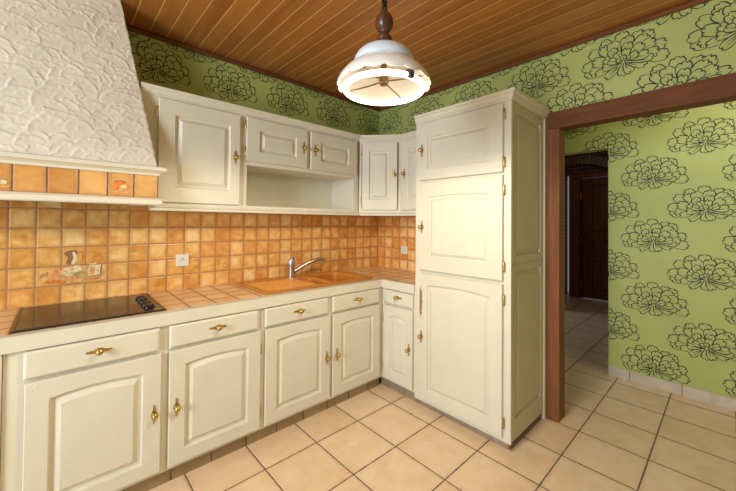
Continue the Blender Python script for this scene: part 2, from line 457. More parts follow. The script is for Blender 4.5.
# far wall of the next room with its doorway
D0, D1, DZ = -.983, -.22, 2.055            # doorway y range and height
b = MB().box(XF, XF+.12, YR, D0, 0, ZC).box(XF, XF+.12, D1, 1.8, 0, ZC).box(XF, XF+.12, D0, D1, DZ, ZC)
cent = [(h, z) for k in range(-2, 6) for j in range(0, 6) for h, z in ((1.28+.62*k, .205+.532*j), (1.59+.62*k, -.07+.532*j))]
print_flowers(b, lambda h, z: (XF-.0008, -h, z), cent, lambda h, z: .085 < z < ZC and h < 3.3 and h > -1.5 and not (D0 < -h < D1 and z < DZ), .99, .0062)
struct(b.build('wall_far', ['green', 'ink']), 'green wallpapered wall with black peonies beyond the opening', 'wall')
struct(MB().box(XF-.012, XF, YR, D0, 0, .082, .002).build('baseboard_far', 'skirt'), 'beige tiled skirting under the green far wall', 'skirting')
# walls behind the camera, with window holes that let the daylight in
b = MB().box(XL-.1, XL, YR, -1.62, 0, ZC).box(XL-.1, XL, -.58, YA+.1, 0, ZC).box(XL-.1, XL, -1.62, -.58, 0, .95).box(XL-.1, XL, -1.62, -.58, 2.3, ZC)
struct(b.build('wall_side', 'green'), 'green side wall with a window hole', 'wall')
b = MB().box(XL-.1, -1.3, YR-.1, YR, 0, ZC).box(.3, XB+WT, YR-.1, YR, 0, ZC).box(-1.3, .3, YR-.1, YR, 0, .95).box(-1.3, .3, YR-.1, YR, 2.15, ZC)
b.box(XB+WT, XB+WT+.12, YR-.1, YR, 0, ZC).box(XF-.1, XF+.12, YR-.1, YR, 0, ZC).box(XB+WT+.12, XF-.1, YR-.1, YR, 2.2, ZC)
struct(b.build('wall_rear', 'green'), 'green rear wall with window holes', 'wall')
struct(MB().box(XB+WT, XF, 1.8, 1.9, 0, ZC).build('wall_end', 'plasterwall'), 'pale end wall of the next room', 'wall')

# ceiling trims
struct(MB().prism([(0, 0), (.022, 0), (.020, .018), (.012, .033), (0, .035)], XL, XB-.001, 0, lambda u, v, w: (w, YA-.0015-u, ZC-.0355+v)).build('trim_1', 'trimwood_x'), 'dark wooden strip along ceiling above the wall cabinets', 'trim')
struct(MB().prism([(0, 0), (.022, 0), (.020, .018), (.012, .033), (0, .035)], YR, YA-.024, 0, lambda u, v, w: (XB-.0015-u, w, ZC-.0355+v)).build('trim_2', 'trimwood'), 'reddish wooden strip along ceiling above the brown beam', 'trim')

# frame of the wide opening
d1 = bpy.data.objects.new('door_1', None); COL.objects.link(d1); d1.location = (XB, OPY, 0); ORG['door_1'] = Vector((XB, OPY, 0))
struct(d1, 'brown wooden frame of the wide opening beside the tall cupboard', 'door frame')
MB().box(XB-.008, XB+WT+.004, OPY-.083, OPY, 0.0005, 2.024, .004).build('post', 'post', d1)
MB().box(XB-.012, XB+WT+.004, YR+.01, OPY+.004, 2.024, 2.143, .004).build('lintel', 'beam', d1)

# ------------------------------------------------------------------ passage behind the doorway: brick wall, arch, wooden door
XP = 6.25
b = MB().box(XP, XP+.15, -1.2, 1.8, 2.28, ZC+.1).box(XP, XP+.15, .40, 1.8, 0, 2.28).box(XP, XP+.15, -1.2, -.85, 0, 2.28)
struct(b.build('wall_brick', 'brick'), 'dark brick wall at the end of the passage', 'wall')
# segmental brick arch
b = MB()
cy, R0 = .13, .85
zc = 2.45 - R0
for i in range(-12, 13):
    a0, a1 = math.radians(90+i*3.6-1.45), math.radians(90+i*3.6+1.45)
    pts = [(cy+math.cos(a)*r, zc+math.sin(a)*r) for r, a in ((R0, a0), (R0+.15, a0), (R0+.15, a1), (R0, a1))]
    b.prism(pts, 6.08, 6.245, 0, lambda u, v, w: (w, u, v))
struct(b.build('trim_3', 'archbrick'), 'shallow brick arch above the wooden door in the passage', 'brick arch')
struct(MB().box(4.95, 5.15, .115, 1.8, 0, 2.69).build('wall_pier', 'paleedge'), 'pale brick pier edge at the left of the doorway', 'wall')
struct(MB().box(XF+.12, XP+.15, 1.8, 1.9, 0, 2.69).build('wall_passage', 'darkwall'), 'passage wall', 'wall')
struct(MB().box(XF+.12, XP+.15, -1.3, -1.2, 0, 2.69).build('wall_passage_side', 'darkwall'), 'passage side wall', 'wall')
d2 = bpy.data.objects.new('door_2', None); COL.objects.link(d2); d2.location = (XP, .11, 0); ORG['door_2'] = Vector((XP, .11, 0))
struct(d2, 'dark panelled wooden door at the end of the passage', 'door')
b = MB().box(XP-.06, XP+.12, .15, .315, 0, 2.2, .006).box(XP-.06, XP+.12, -.80, .315, 2.2, 2.28, .006)
b.build('door_frame', 'jamb', d2)
leaf = MB()
Fd = frame((XP-.02, 0, 0), (0, -1, 0), (-1, 0, 0))
for (v0, v1, q0, q1) in ((.02, .80, .16, .70), (.80, 1.10, .86, 1.04), (1.10, 2.19, 1.20, 2.06)):
    door_leaf(leaf, Fd, -.09, .80, v0, v1, (.03, .66, q0, q1), 0, .035, 0, False)
lf = leaf.build('door_leaf', 'door', d2)
MB().box(XP-.05, XP+.02, .091, .149, .01, 2.19).build('stop', 'darkwood', d2)
for z in (.24, 1.06, 1.86): MB().lathe([(.004, -.07), (.012, -.06), (.012, .06), (.004, .07)], (XP-.075, .112, z), (0, 0, 1), 10).build('hinge', 'brass', lf, 50)

# ------------------------------------------------------------------ backsplash with painted tiles
def blob(mb, pts, F, mi):
    mb.mi = mi; mb.poly([F(*p) for p in pts]); mb.mi = 0
def smooth_poly(pts, n=6):
    out = []; N = len(pts)
    for i in range(N):
        p0, p1, p2, p3 = (Vector(pts[(i+k-1) % N]) for k in range(4))
        for j in range(n):
            t = j/n
            q = .5*((2*p1)+(-p0+p2)*t+(2*p0-5*p1+4*p2-p3)*t*t+(-p0+3*p1-3*p2+p3)*t**3); out.append((q.x, q.y))
    return out
def ell(cx, cy, rx, ry, n=18, a=0): return [(cx+rx*math.cos(2*math.pi*i/n)*math.cos(a)-ry*math.sin(2*math.pi*i/n)*math.sin(a), cy+rx*math.cos(2*math.pi*i/n)*math.sin(a)+ry*math.sin(2*math.pi*i/n)*math.cos(a)) for i in range(n)]
def stroke(pts, w):
    L, R = [], []
    for i, p in enumerate(pts):
        a, c = pts[max(i-1, 0)], pts[min(i+1, len(pts)-1)]
        dx, dy = c[0]-a[0], c[1]-a[1]; q = math.hypot(dx, dy) or 1
        L.append((p[0]-dy/q*w/2, p[1]+dx/q*w/2)); R.append((p[0]+dy/q*w/2, p[1]-dx/q*w/2))
    return L+R[::-1]
PAINT = ['p_purple', 'p_cream', 'p_pink', 'p_orange', 'p_line', 'p_green', 'p_grey']
def paint_on(mb, F, items, base):
    for k, (name, pts) in enumerate(items):
        blob(mb, pts, lambda u, v, kk=k: F(u, v, .0006+.00012*kk), base+PAINT.index(name))

b = MB().box(XE, XB, YA-.008, YA, .878, 1.60)
FS = FA(YA-.008)
mural = [('p_grey', smooth_poly([(-.925, 1.03), (-.90, 1.075), (-.87, 1.045), (-.80, 1.09), (-.70, 1.085), (-.655, 1.07), (-.648, 1.02), (-.70, 1.0), (-.80, .995), (-.88, 1.0)])),
         ('p_pink', smooth_poly([(-.895, 1.045), (-.875, 1.078), (-.845, 1.085), (-.845, 1.02), (-.885, 1.018)])),
         ('p_orange', smooth_poly([(-.91, 1.012), (-.87, 1.018), (-.815, 1.01), (-.83, .998), (-.89, 1.0)])),
         ('p_purple', smooth_poly([(-.825, 1.165), (-.80, 1.178), (-.775, 1.172), (-.772, 1.13), (-.785, 1.10), (-.818, 1.105), (-.812, 1.14)])),
         ('p_cream', smooth_poly([(-.793, 1.168), (-.780, 1.17), (-.771, 1.135), (-.783, 1.104), (-.797, 1.105), (-.788, 1.14)])),
         ('p_line', stroke([(-.83, 1.165), (-.81, 1.178), (-.785, 1.184), (-.77, 1.17)], .004)),
         ('p_orange', stroke([(-.772, 1.165), (-.752, 1.17), (-.744, 1.14), (-.752, 1.112)], .006)),
         ('p_cream', ell(-.812, 1.06, .026, .024)), ('p_cream', ell(-.775, 1.072, .028, .022)), ('p_green', ell(-.762, 1.045, .03, .014, a=.4)),
         ('p_line', stroke([(-.825, 1.07), (-.81, 1.05), (-.79, 1.055), (-.775, 1.035), (-.75, 1.06)], .0035)),
         ('p_pink', ell(-.792, 1.022, .022, .012)), ('p_cream', [(-.722, 1.028), (-.668, 1.03), (-.664, 1.086), (-.718, 1.088)]),
         ('p_pink', [(-.714, 1.038), (-.69, 1.039), (-.688, 1.076), (-.711, 1.077)]),
         ('p_line', stroke([(-.724, 1.026), (-.666, 1.028), (-.658, 1.09)], .0035)),
         ('p_orange', stroke([(-.73, 1.012), (-.69, 1.006), (-.655, 1.02)], .006)),
         ('p_cream', ell(-.70, 1.102, .018, .007)), ('p_orange', stroke([(-.715, 1.105), (-.68, 1.112), (-.648, 1.128)], .007)),
         ('p_green', stroke([(-.925, 1.035), (-.91, 1.06), (-.90, 1.04), (-.895, 1.065)], .004))]
for cx, cz in ((.43, 1.135), (.07, 1.03), (.70, 1.075), (1.37, 1.245)):
    mural += [('p_pink', ell(cx, cz, .022, .020)), ('p_orange', stroke(ell(cx, cz, .022, .020)[2:15], .0045)), ('p_green', stroke([(cx-.005, cz+.018), (cx+.01, cz+.032), (cx+.02, cz+.027)], .005))]
paint_on(b, FS, mural, 1)
struct(b.build('trim_4', ['splash_x']+PAINT), 'orange square tile backsplash with painted still life behind the hob', 'backsplash')
b = MB().box(XB-.008, XB, -.125, YA-.008, .878, 1.60)
paint_on(b, FB(XB-.008), [('p_pink', ell(-.62, 1.045, .022, .022)), ('p_orange', stroke(ell(-.62, 1.045, .022, .022)[1:14], .005))], 1)
struct(b.build('trim_5', ['splash_y']+PAINT), 'orange square tile backsplash return beside the tall cupboard', 'backsplash')

# ------------------------------------------------------------------ base cabinets
YF = .225; FFA = FA(YF); FFB = FB(1.128)
def carcass_A(x0, x1, z0, z1, y0, y1, t=.018):
    b = MB().box(x0, x0+t, y0, y1, z0, z1).box(x1-t, x1, y0, y1, z0, z1)
    b.box(x0+t, x1-t, y0, y1, z0, z0+t).box(x0+t, x1-t, y1-.008, y1, z0+t, z1)
    return b
def base_A(label, x0, x1, dr, do, hinge_first):
    r = thing('base_cabinet', label, 'cabinet', ((x0+x1)/2, .5, 0))
    carcass_A(x0, x1, .082, .826, YF+.02, YA-.01).build('carcass', 'cream', r)
    m0, m1 = dr[0][1], dr[1][0]
    i0, i1, k0, k1, mm0, mm1 = dr[0][0]+.012, dr[0][1]-.012, dr[1][0]+.012, dr[1][1]-.012, m0-.012, m1+.012
    rects = [(x0, i0, .082, .826), (mm0, mm1, .082, .826), (k1, x1, .082, .826)]
    for a, c in ((i0, mm0), (mm1, k1)): rects += [(a, c, .082, .112), (a, c, .684, .722), (a, c, .812, .826)]
    face_frame(FFA, rects).build('face_frame', 'cream', r)
    MB().box(x0, x1, .257, .272, 0.0005, .082).build('plinth', 'kick', r)
    for k in (0, 1):
        u0, u1 = dr[k]
        add_drawer(r, FFA, u0, u1, .707, .819, ((u0+u1)/2+.0, .768))
        u0, u1 = do[k]
        w = u1-u0
        kn = (u1-.030, .400) if k == 0 else (u0+.034, .400)
        hg = [(u1+.004, .20), (u1+.004, .58)] if k == 1 and hinge_first else []
        add_door(r, FFA, u0, u1, .104, .690, (u0+.072, u1-.076, .172, .626), .014, kn, hg)
    return r
base_A('cream double base cabinet under the black hob', -1.005, .064, ((-.948, -.471), (-.428, .044)), ((-.943, -.462), (-.427, .060)), 1)
base_A('cream double base cabinet under the terracotta sink', .066, 1.127, ((.088, .564), (.603, 1.074)), ((.092, .580), (.606, 1.078)), 0)
r = thing('base_cabinet', 'narrow cream base cabinet in the corner beside the tall cupboard', 'cabinet', (1.4, .05, 0))
b = MB().box(1.148, XB-.01, -.125, -.107, .082, .826).box(1.148, XB-.01, .207, .222, .082, .826).box(1.148, XB-.01, -.107, .207, .082, .10).box(XB-.018, XB-.01, -.107, .207, .10, .826)
b.build('carcass', 'cream', r)
face_frame(FFB, [(-.224, -.176, .082, .826), (.108, .125, .082, .826), (-.176, .108, .082, .112), (-.176, .108, .684, .722), (-.176, .108, .812, .826)]).build('face_frame', 'cream', r)
MB().box(1.155, 1.17, -.125, .255, .0005, .082).build('plinth', 'kick_y', r)
add_drawer(r, FFB, -.188, .112, .707, .812, (-.036, .768))
add_door(r, FFB, -.190, .112, .098, .690, (-.125, .045, .165, .624), .018, (.082, .395), [(-.194, .2), (-.194, .58)])
# filler panel at the far left
MB().box(XE+.002, -1.007, .214, YA-.01, .0005, .826, .004).build('filler_panel', 'cream')
tag(bpy.data.objects['filler_panel'], 'plain cream filler panel left of the hob base cabinet', 'panel')

# ------------------------------------------------------------------ worktop
wt = thing('worktop', 'tiled L-shaped worktop with thick cream front edge', 'worktop', (0, .5, .827))
MB().prism([(XE+.002, .206), (1.103, .206), (1.103, -.125), (1.155, -.125), (1.155, .257), (XE+.002, .257)], .8275, .8905, .006).build('edge_strip', 'cream', wt, 40)
SX0, SX1, SY0, SY1 = .128, 1.056, .285, .765
b = MB()
for q in ((XE+.002, SX0, .257, YA-.009), (SX0, SX1, .257, SY0), (SX0, SX1, SY1, YA-.009), (SX1, XB-.009, .257, YA-.009), (1.155, XB-.009, -.125, .257)):
    b.box(*q, .8275, .8895)
b.build('tile_surface', 'top_tile', wt)

# ------------------------------------------------------------------ hob
hb = thing('cooktop', 'black ceramic glass hob with knobs set in the worktop', 'hob', (-.71, .5, .89))
X0, X1, Y0, Y1 = -.992, -.432, .262, .772
b = MB()
b.rings([[(x, y, z) for x, y in ((X0+i, Y0+i), (X1-i, Y0+i), (X1-i, Y1-i), (X0+i, Y1-i))] for i, z in ((0, .890), (0, .894), (.004, .8985), (.012, .8985), (.013, .896), (.03, .896))])
b.build('rim', 'rim', hb)
MB().box(X0+.0135, X1-.0135, Y0+.0135, Y1-.0135, .8965, .8988).build('glass', 'glass', hb)
for i in range(4):
    y = (.36, .435, .535, .61)[i]
    MB().lathe([(.027, 0), (.027, .005), (.023, .008), (.021, .014), (.018, .017), (.001, .0175)], (X1-.062, y, .8988), (0, 0, 1), 20).build('control_knob', 'knob', hb, 40)

# ------------------------------------------------------------------ sink and tap
sk = thing('kitchen_sink', 'terracotta composite inset sink with ribbed drainboard', 'sink', (.6, .52, .89))
def rrect(x0, x1, y0, y1, r, n=5):
    out = []
    for cx, cy, a0 in ((x1-r, y0+r, -90), (x1-r, y1-r, 0), (x0+r, y1-r, 90), (x0+r, y0+r, 180)):
        for i in range(n+1):
            a = math.radians(a0+90*i/n); out.append((cx+r*math.cos(a), cy+r*math.sin(a)))
    return out
def rim_with_holes(mb, x0, x1, y0, y1, cuts, z):
    """flat rim strips around the cut-outs, cuts sorted in x and sharing y range"""
    xs = x0
    for c in cuts:
        mb.box(xs, c[0], y0, y1, z-.010, z); mb.box(c[0], c[1], y0, c[2], z-.010, z); mb.box(c[0], c[1], c[3], y1, z-.010, z); xs = c[1]
    mb.box(xs, x1, y0, y1, z-.010, z)
def bowl(mb, c, z, depth, r, tap=.02):
    x0, x1, y0, y1 = c
    R = []
    for i, zz in ((0, z-.0005), (.004, z-.004), (.008, z-.012), (tap, z-depth+.02), (tap+.02, z-depth)):
        R.append([(x, y, zz) for x, y in rrect(x0+i, x1-i, y0+i, y1-i, r+i*.3)])
    mb.rings(R, False, True)
    sq = [(x0, y0), (x1, y0), (x1, y1), (x0, y1)]                 # corner fillets between the square cut and the round rim
    rr = rrect(x0, x1, y0, y1, r); n = len(rr)//4
    for k, corner in enumerate(((x1, y0), (x1, y1), (x0, y1), (x0, y0))):
        seg = rr[k*n:(k+1)*n]
        mb.poly([(*corner, z-.0005)] + [(x, y, z-.0005) for x, y in seg[::-1]])
b = MB()
cuts = [(.145, .535, .305, .655), (.562, .672, .330, .600), (.700, 1.022, .315, .735)]
Z = .9035
rim_with_holes(b, 0.118, 1.066, .272, .778, cuts, Z)
bowl(b, cuts[1], Z, .09, .03); bowl(b, cuts[2], Z, .16, .05)
b.build('basin', 'sink', sk)
b = MB()
c = cuts[0]
b.rings([[(x, y, zz) for x, y in rrect(c[0]+i, c[1]-i, c[2]+i, c[3]-i, .02)] for i, zz in ((0, Z-.0105), (0, Z-.001), (.004, Z+.0005), (.012, Z-.002))], False, True)
for k in range(7): b.box(c[0]+.03, c[1]-.03, c[2]+.035+k*.044, c[2]+.047+k*.044, Z-.003, Z+.001, .0015)
b.build('drainboard', 'sinkboard', sk)
MB().lathe([(.038, 0), (.038, .002), (.028, .003), (.01, .0015)], (.87, .525, Z-.1598), (0, 0, 1), 20).build('drain', 'steel', sk, 40)
tp = thing('kitchen_tap', 'steel mixer tap with long spout behind the sink', 'tap', (.545, .70, Z))
TX, TY = .548, .700
MB().lathe([(.036, 0), (.036, .006), (.029, .012), (.027, .09), (.029, .10), (.029, .125), (.026, .14), (.012, .150), (.002, .152)], (TX, TY, Z), (0, 0, 1), 22).build('body', 'steel', tp, 40)
sp = [(TX+.015, TY-.005, Z+.040), (TX+.06, TY-.02, Z+.070), (TX+.12, TY-.04, Z+.105), (TX+.18, TY-.06, Z+.130), (TX+.235, TY-.075, Z+.142), (TX+.262, TY-.082, Z+.140), (TX+.270, TY-.085, Z+.128)]
MB().tube(sp, [.018, .016, .0145, .0135, .0135, .014, .0135], 12).build('spout', 'steel', tp, 50)
MB().tube([(TX, TY, Z+.145), (TX, TY-.012, Z+.158), (TX-.004, TY-.05, Z+.172)], [.013, .010, .008], 10).build('lever', 'steel', tp, 50)

# ------------------------------------------------------------------ sockets
def socket(label, F, u, v):
    r = thing('wall_socket', label, 'socket', F(u, v, 0))
    MB().prism([(u-.04, v-.04), (u+.04, v-.04), (u+.04, v+.04), (u-.04, v+.04)], .0002, .009, .003, F).build('plate', 'white', r)
    n = F(0, 0, 1)-F(0, 0, 0)
    MB().lathe([(.024, .0085), (.024, .0112), (.0205, .0112), (.019, .0095), (.001, .0095)], F(u, v, 0), n, 24).build('outlet_well', 'white', r, 40)
    b = MB()
    for du in (-.0095, .0095): b.lathe([(.003, .0093), (.003, .0101), (.001, .0102)], F(u+du, v, 0), n, 10)
    b.lathe([(.0028, .0093), (.0028, .0135), (.001, .014)], F(u, v+.011, 0), n, 10)
    b.build('pin_holes', 'hole', r)
socket('white wall socket left of the sink', FS, -.224, 1.085)
socket('white wall socket beside the tall cupboard', FB(XB-.008), -.466, 1.084)

# ------------------------------------------------------------------ wall cabinets
YU = .50; FU = FA(YU)
UZ0, UZ1 = 1.445, 2.075
r = thing('wall_cabinet', 'cream wall cabinet with one large door beside the cooker hood', 'cabinet', (-.24, .67, UZ0))
b = MB().box(-.530, -.512, YU+.02, YA-.001, UZ0, UZ1).box(.033, .051, YU+.02, YA-.001, UZ0, UZ1).box(-.512, .033, YU+.02, YA-.001, UZ0, UZ0+.018).box(-.512, .033, YU+.02, YA-.001, UZ1-.018, UZ1).box(-.512, .033, YA-.009, YA-.001, UZ0+.018, UZ1-.018)
b.build('carcass', 'cream', r)
face_frame(FU, [(-.530, -.43, UZ0, UZ1), (.012, .051, UZ0, UZ1), (-.43, .012, UZ0, 1.478), (-.43, .012, 2.05, UZ1)]).build('face_frame', 'cream', r)
add_door(r, FU, -.443, .026, 1.465, 2.064, (-.360, -.036, 1.553, 1.985), 0, (-.006, 1.777), [(-.449, 1.55), (-.449, 1.985)])
r = thing('wall_cabinet', 'long cream wall cabinet with two small doors over an open niche', 'cabinet', (.57, .67, UZ0))
b = MB().box(.053, .071, YU+.02, YA-.001, UZ0, UZ1).box(1.050, 1.068, YU+.02, YA-.001, UZ0, UZ1).box(.071, 1.050, YU+.02, YA-.001, UZ0, UZ0+.018).box(.071, 1.050, YU+.02, YA-.001, UZ1-.018, UZ1).box(.071, 1.050, YA-.009, YA-.001, UZ0+.018, UZ1-.018)
b.box(.071, 1.050, YU+.02, YA-.009, 1.742, 1.760)
b.build('carcass', 'cream', r)
face_frame(FU, [(.053, .080, UZ0, UZ1), (1.038, 1.085, UZ0, UZ1), (.080, 1.038, UZ0, 1.462), (.080, 1.038, 1.742, 1.782), (.080, 1.038, 2.055, UZ1), (.540, .590, 1.782, 2.055)]).build('face_frame', 'cream', r)
add_door(r, FU, .070, .547, 1.768, 2.066, (.160, .455, 1.838, 1.992), 0, (.513, 1.920), [(.064, 1.83), (.064, 2.01)], pegs=True)
add_door(r, FU, .581, 1.053, 1.768, 2.062, (.672, .965, 1.838, 1.990), 0, (.617, 1.918), [(1.058, 1.83), (1.058, 2.01)], pegs=True)
# corner unit: v1 -> v2
V1, V2 = Vector((1.100, .50, 0)), Vector((1.343, .225, 0))
UD = (V2-V1).normalized(); WD = Vector((UD.y, -UD.x, 0));
if WD.x > 0: WD = -WD
LD = (V2-V1).length
FD = frame(V1, UD, WD)
r = thing('wall_cabinet', 'angled cream corner wall cabinet with one narrow door', 'cabinet', (1.4, .6, UZ0))
ins = .021
foot = [(1.087, .522), (1.100+.012, .522), (1.365, .238), (1.365, .226), (XB-.002, .226), (XB-.002, YA-.001), (1.087, YA-.001)]
MB().prism([(x, y) for x, y in foot], UZ0, UZ1, 0).build('carcass', 'cream', r)
face_frame(FD, [(0, .020, UZ0, UZ1), (LD-.018, LD, UZ0, UZ1), (.020, LD-.018, UZ0, 1.478), (.020, LD-.018, 2.055, UZ1)], .010).build('face_frame', 'cream', r)
add_door(r, FD, .028, LD-.030, 1.465, 2.064, (.088, LD-.098, 1.555, 1.985), 0, (LD-.058, 1.775), [(.022, 1.55), (.022, 1.94)], pegs=False)
r = thing('wall_cabinet', 'cream wall cabinet half hidden behind the tall cupboard', 'cabinet', (1.5, .05, UZ0))
MB().box(1.363, XB-.002, -.125, .224, UZ0, UZ1).build('carcass', 'cream', r)
FU2 = FB(1.343)
face_frame(FU2, [(-.224, -.19, UZ0, UZ1), (.075, .125, UZ0, UZ1), (-.19, .075, UZ0, 1.478), (-.19, .075, 2.055, UZ1)]).build('face_frame', 'cream', r)
add_door(r, FU2, -.198, .085, 1.465, 2.064, (-.125, .01, 1.555, 1.985), 0, (-.165, 1.775), [(.09, 1.55), (.09, 1.94)], pegs=False)

def swept(path, prof, name, label, z):
    """moulding swept along a plan path; prof = (outwards, up)"""
    P = [Vector((x, y)) for x, y in path]; N = len(P); off = []
    for i, p in enumerate(P):
        ns = []
        if i > 0: d = (P[i]-P[i-1]).normalized(); ns.append(Vector((d.y, -d.x)))
        if i < N-1: d = (P[i+1]-P[i]).normalized(); ns.append(Vector((d.y, -d.x)))
        m = sum(ns, Vector((0, 0))).normalized(); off.append(m/ max(.3, m.dot(ns[0])))
    b = MB()
    rings = [[(p.x+o.x*q, p.y+o.y*q, z+h) for q, h in prof] for p, o in zip(P, off)]
    b.rings(rings)
    return b
pathU = [(-.530, .50), (1.100, .50), (1.343, .225), (1.343, -.125)]
CROWN = [(-.02, 0), (.003, 0), (.005, .008), (.012, .014), (.018, .026), (.030, .036), (.033, .048), (-.02, .048)]
RAIL = [(-.02, .008), (.022, .008), (.026, .014), (.026, .022), (.014, .029), (.008, .038), (-.02, .038)]
o = swept(pathU, CROWN, 0, 0, UZ1).build('crown_moulding', 'cream'); tag(o, 'cream crown moulding running along the top of the wall cabinets', 'moulding'); o['kind'] = 'thing'
o = swept([(-.478, .50)]+pathU[1:], RAIL, 0, 0, UZ0-.0385).build('light_rail', 'cream'); tag(o, 'cream rail moulding running along the underside of the wall cabinets', 'moulding'); o['kind'] = 'thing'

# ------------------------------------------------------------------ tall cupboard
TXF = 1.122; FT = FB(TXF)
T0, T1 = .127, .850                          # u = -y
tc = thing('tall_cupboard', 'tall cream larder cupboard with three doors beside the brown post', 'cupboard', (1.4, -.48, 0))
b = MB().box(TXF+.02, XB-.002, -T0-.018, -T0, .078, 2.098).box(TXF+.02, XB-.002, -T1+.016, -T0-.018, .078, .096).box(TXF+.02, XB-.002, -T1+.016, -T0-.018, 2.08, 2.098).box(XB-.010, XB-.002, -T1+.016, -T0-.018, .096, 2.08)
b.build('carcass', 'cream', tc)
face_frame(FT, [(T0, .195, .052, 2.098), (.795, T1, .052, 2.098), (.195, .795, .052, .10), (.195, .795, .98, 1.03), (.195, .795, 1.64, 1.685), (.195, .795, 2.07, 2.098)]).build('face_frame', 'cream', tc)
add_door(tc, FT, .183, .806, 1.669, 2.084, (.241, .724, 1.744, 1.982), 0, (.190+.010, 1.888), [(.812, 1.73), (.812, 2.02)])
add_door(tc, FT, .183, .806, 1.014, 1.652, (.249, .726, 1.103, 1.556), .010, (.204, 1.327), [(.812, 1.10), (.812, 1.56)])
add_door(tc, FT, .183, .806, .082, .989, (.249, .730, .152, .922), .016, (.203, .531), [(.812, .17), (.812, .90)], 'cream_chip')
# right side: framed with two panels
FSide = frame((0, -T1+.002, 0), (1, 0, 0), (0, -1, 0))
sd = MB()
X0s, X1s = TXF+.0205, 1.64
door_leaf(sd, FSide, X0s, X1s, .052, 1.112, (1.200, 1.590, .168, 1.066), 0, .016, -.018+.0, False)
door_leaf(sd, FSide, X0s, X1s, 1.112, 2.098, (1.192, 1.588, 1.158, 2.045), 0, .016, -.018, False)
sd.build('side_panel', 'cream_side', tc, label='olive cream side panel')
MB().box(1.642, XB-.010, -T1-.004, -T1+.016, .0005, 2.098, .003).build('scribe_strip', 'cream', tc)
MB().box(TXF+.035, TXF+.05, -T1+.03, -T0, .0005, .0775).build('plinth', 'kick_y', tc)
MB().box(TXF+.035, XB-.05, -T1+.014, -T1+.03, .0005, .078).build('plinth', 'plinthwood', tc, label='dark wooden plinth board')
pathT = [(TXF, -T0), (TXF, -T1), (XB-.016, -T1)]
swept(pathT, [(-.02, 0), (.004, 0), (.006, .010), (.014, .018), (.019, .036), (.030, .044), (.032, .058), (-.02, .058)], 0, 0, 2.0985).build('crown', 'cream', tc)
MB().box(TXF+.02, XB-.016, -T1+.02, -T0-.001, 2.0985, 2.14).build('top_board', 'cream', tc)

# ------------------------------------------------------------------ cooker hood
hd = thing('cooker_hood', 'rough plaster cooker hood with a tiled mantle shelf', 'cooker hood', (-.95, .6, 1.44))
HL, HR, HY = -1.44, -.462, .38
b = MB().box(HL, HR, HY, HY+.02, 1.480, 1.5985).box(HL, HL+.02, HY+.02, YA-.009, 1.480, 1.5985).box(HR-.10, HR-.075, HY+.02, YA-.009, 1.480, 1.5985)
FM = FA(HY)
cx, cz = -.624, 1.532
pot = [('p_pink', ell(cx, cz, .030, .024)), ('p_orange', smooth_poly([(cx-.028, cz+.016), (cx, cz+.026), (cx+.026, cz+.018), (cx+.012, cz+.005), (cx-.018, cz+.002)])),
       ('p_orange', smooth_poly([(cx-.03, cz), (cx-.008, cz-.004), (cx-.01, cz-.022), (cx-.024, cz-.018)])), ('p_cream', ell(cx+.012, cz-.004, .013, .009)),
       ('p_line', stroke([(cx-.024, cz+.022), (cx, cz+.028), (cx+.024, cz+.022)], .004)), ('p_orange', stroke([(cx+.028, cz+.01), (cx+.038, cz+.002), (cx+.027, cz-.012)], .005)),
       ('p_grey', stroke([(cx-.034, cz-.028), (cx, cz-.032), (cx+.036, cz-.027)], .007)),
       ('p_cream', ell(-1.032, 1.518, .014, .010)), ('p_green', stroke([(-1.05, 1.51), (-1.035, 1.53), (-1.02, 1.526)], .005)), ('p_grey', stroke([(-1.052, 1.5), (-1.03, 1.497), (-1.01, 1.502)], .006))]
paint_on(b, FM, pot, 1)
b.build('tile_band', ['mantle']+PAINT, hd)
# mouldings: upper shelf, lower rail
b = swept([(HL, YA-.01), (HL, HY), (HR, HY), (HR, YU-.0)], [(-.02, 0), (.006, 0), (.010, .012), (.024, .022), (.034, .026), (.034, .044), (.028, .048), (-.02, .048)], 0, 0, 1.599)
b.build('mantle_shelf', 'cream', hd)
b = swept([(HL, YA-.01), (HL, HY), (HR, HY), (HR, YU-.0)], [(-.02, 0), (.014, 0), (.020, .006), (.020, .026), (.012, .034), (.003, .039), (-.02, .039)], 0, 0, 1.4405)
b.build('lower_rail', 'cream', hd)
MB().box(HL+.02, HR-.075, HY+.021, YA-.009, 1.455, 1.475).build('filter_panel', 'grille', hd)
# plaster canopy
NX, NZ = 250, 230
BL, BR, TRr, TL = (np.array(v) for v in ((HL+.004, HY-.006, 1.6465), (HR-.003, HY-.006, 1.6465), (-.620, .572, ZC-.001), (-1.28, .572, ZC-.001)))
s = np.linspace(0, 1, NX)[None, :, None]; t = np.linspace(0, 1, NZ)[:, None, None]
G = (BL*(1-s)+BR*s)*(1-t)+(TL*(1-s)+TRr*s)*t
uu = G[..., 0]; vv = np.hypot(G[..., 2]-1.6465, G[..., 1]-HY)
rng = np.random.default_rng(5)
Hh = np.zeros((NZ, NX))
for k in range(560):
    cx_, cz_ = rng.uniform(HL-.05, HR+.05), rng.uniform(-.06, 1.02)
    rr = rng.uniform(.032, .068); tilt = rng.normal(.15, .45)
    dx, dz = uu-cx_, vv-cz_
    a, c_ = dx*math.cos(tilt)+dz*math.sin(tilt), -dx*math.sin(tilt)+dz*math.cos(tilt)
    d = np.hypot(a*.85, c_*1.15)/rr
    m = (d < 1) & (c_ > -.05*rr)
    prof = .0005 + .0060*np.clip(d, 0, 1)**5*np.clip(.25+c_/rr*1.4, 0, 1) + 0.0007*np.sin(np.arctan2(c_, a)*9+k)*d
    w = np.clip((1-d)/.12, 0, 1)
    Hh = np.where(m, (prof+.25*Hh)*w+Hh*(1-w), Hh)
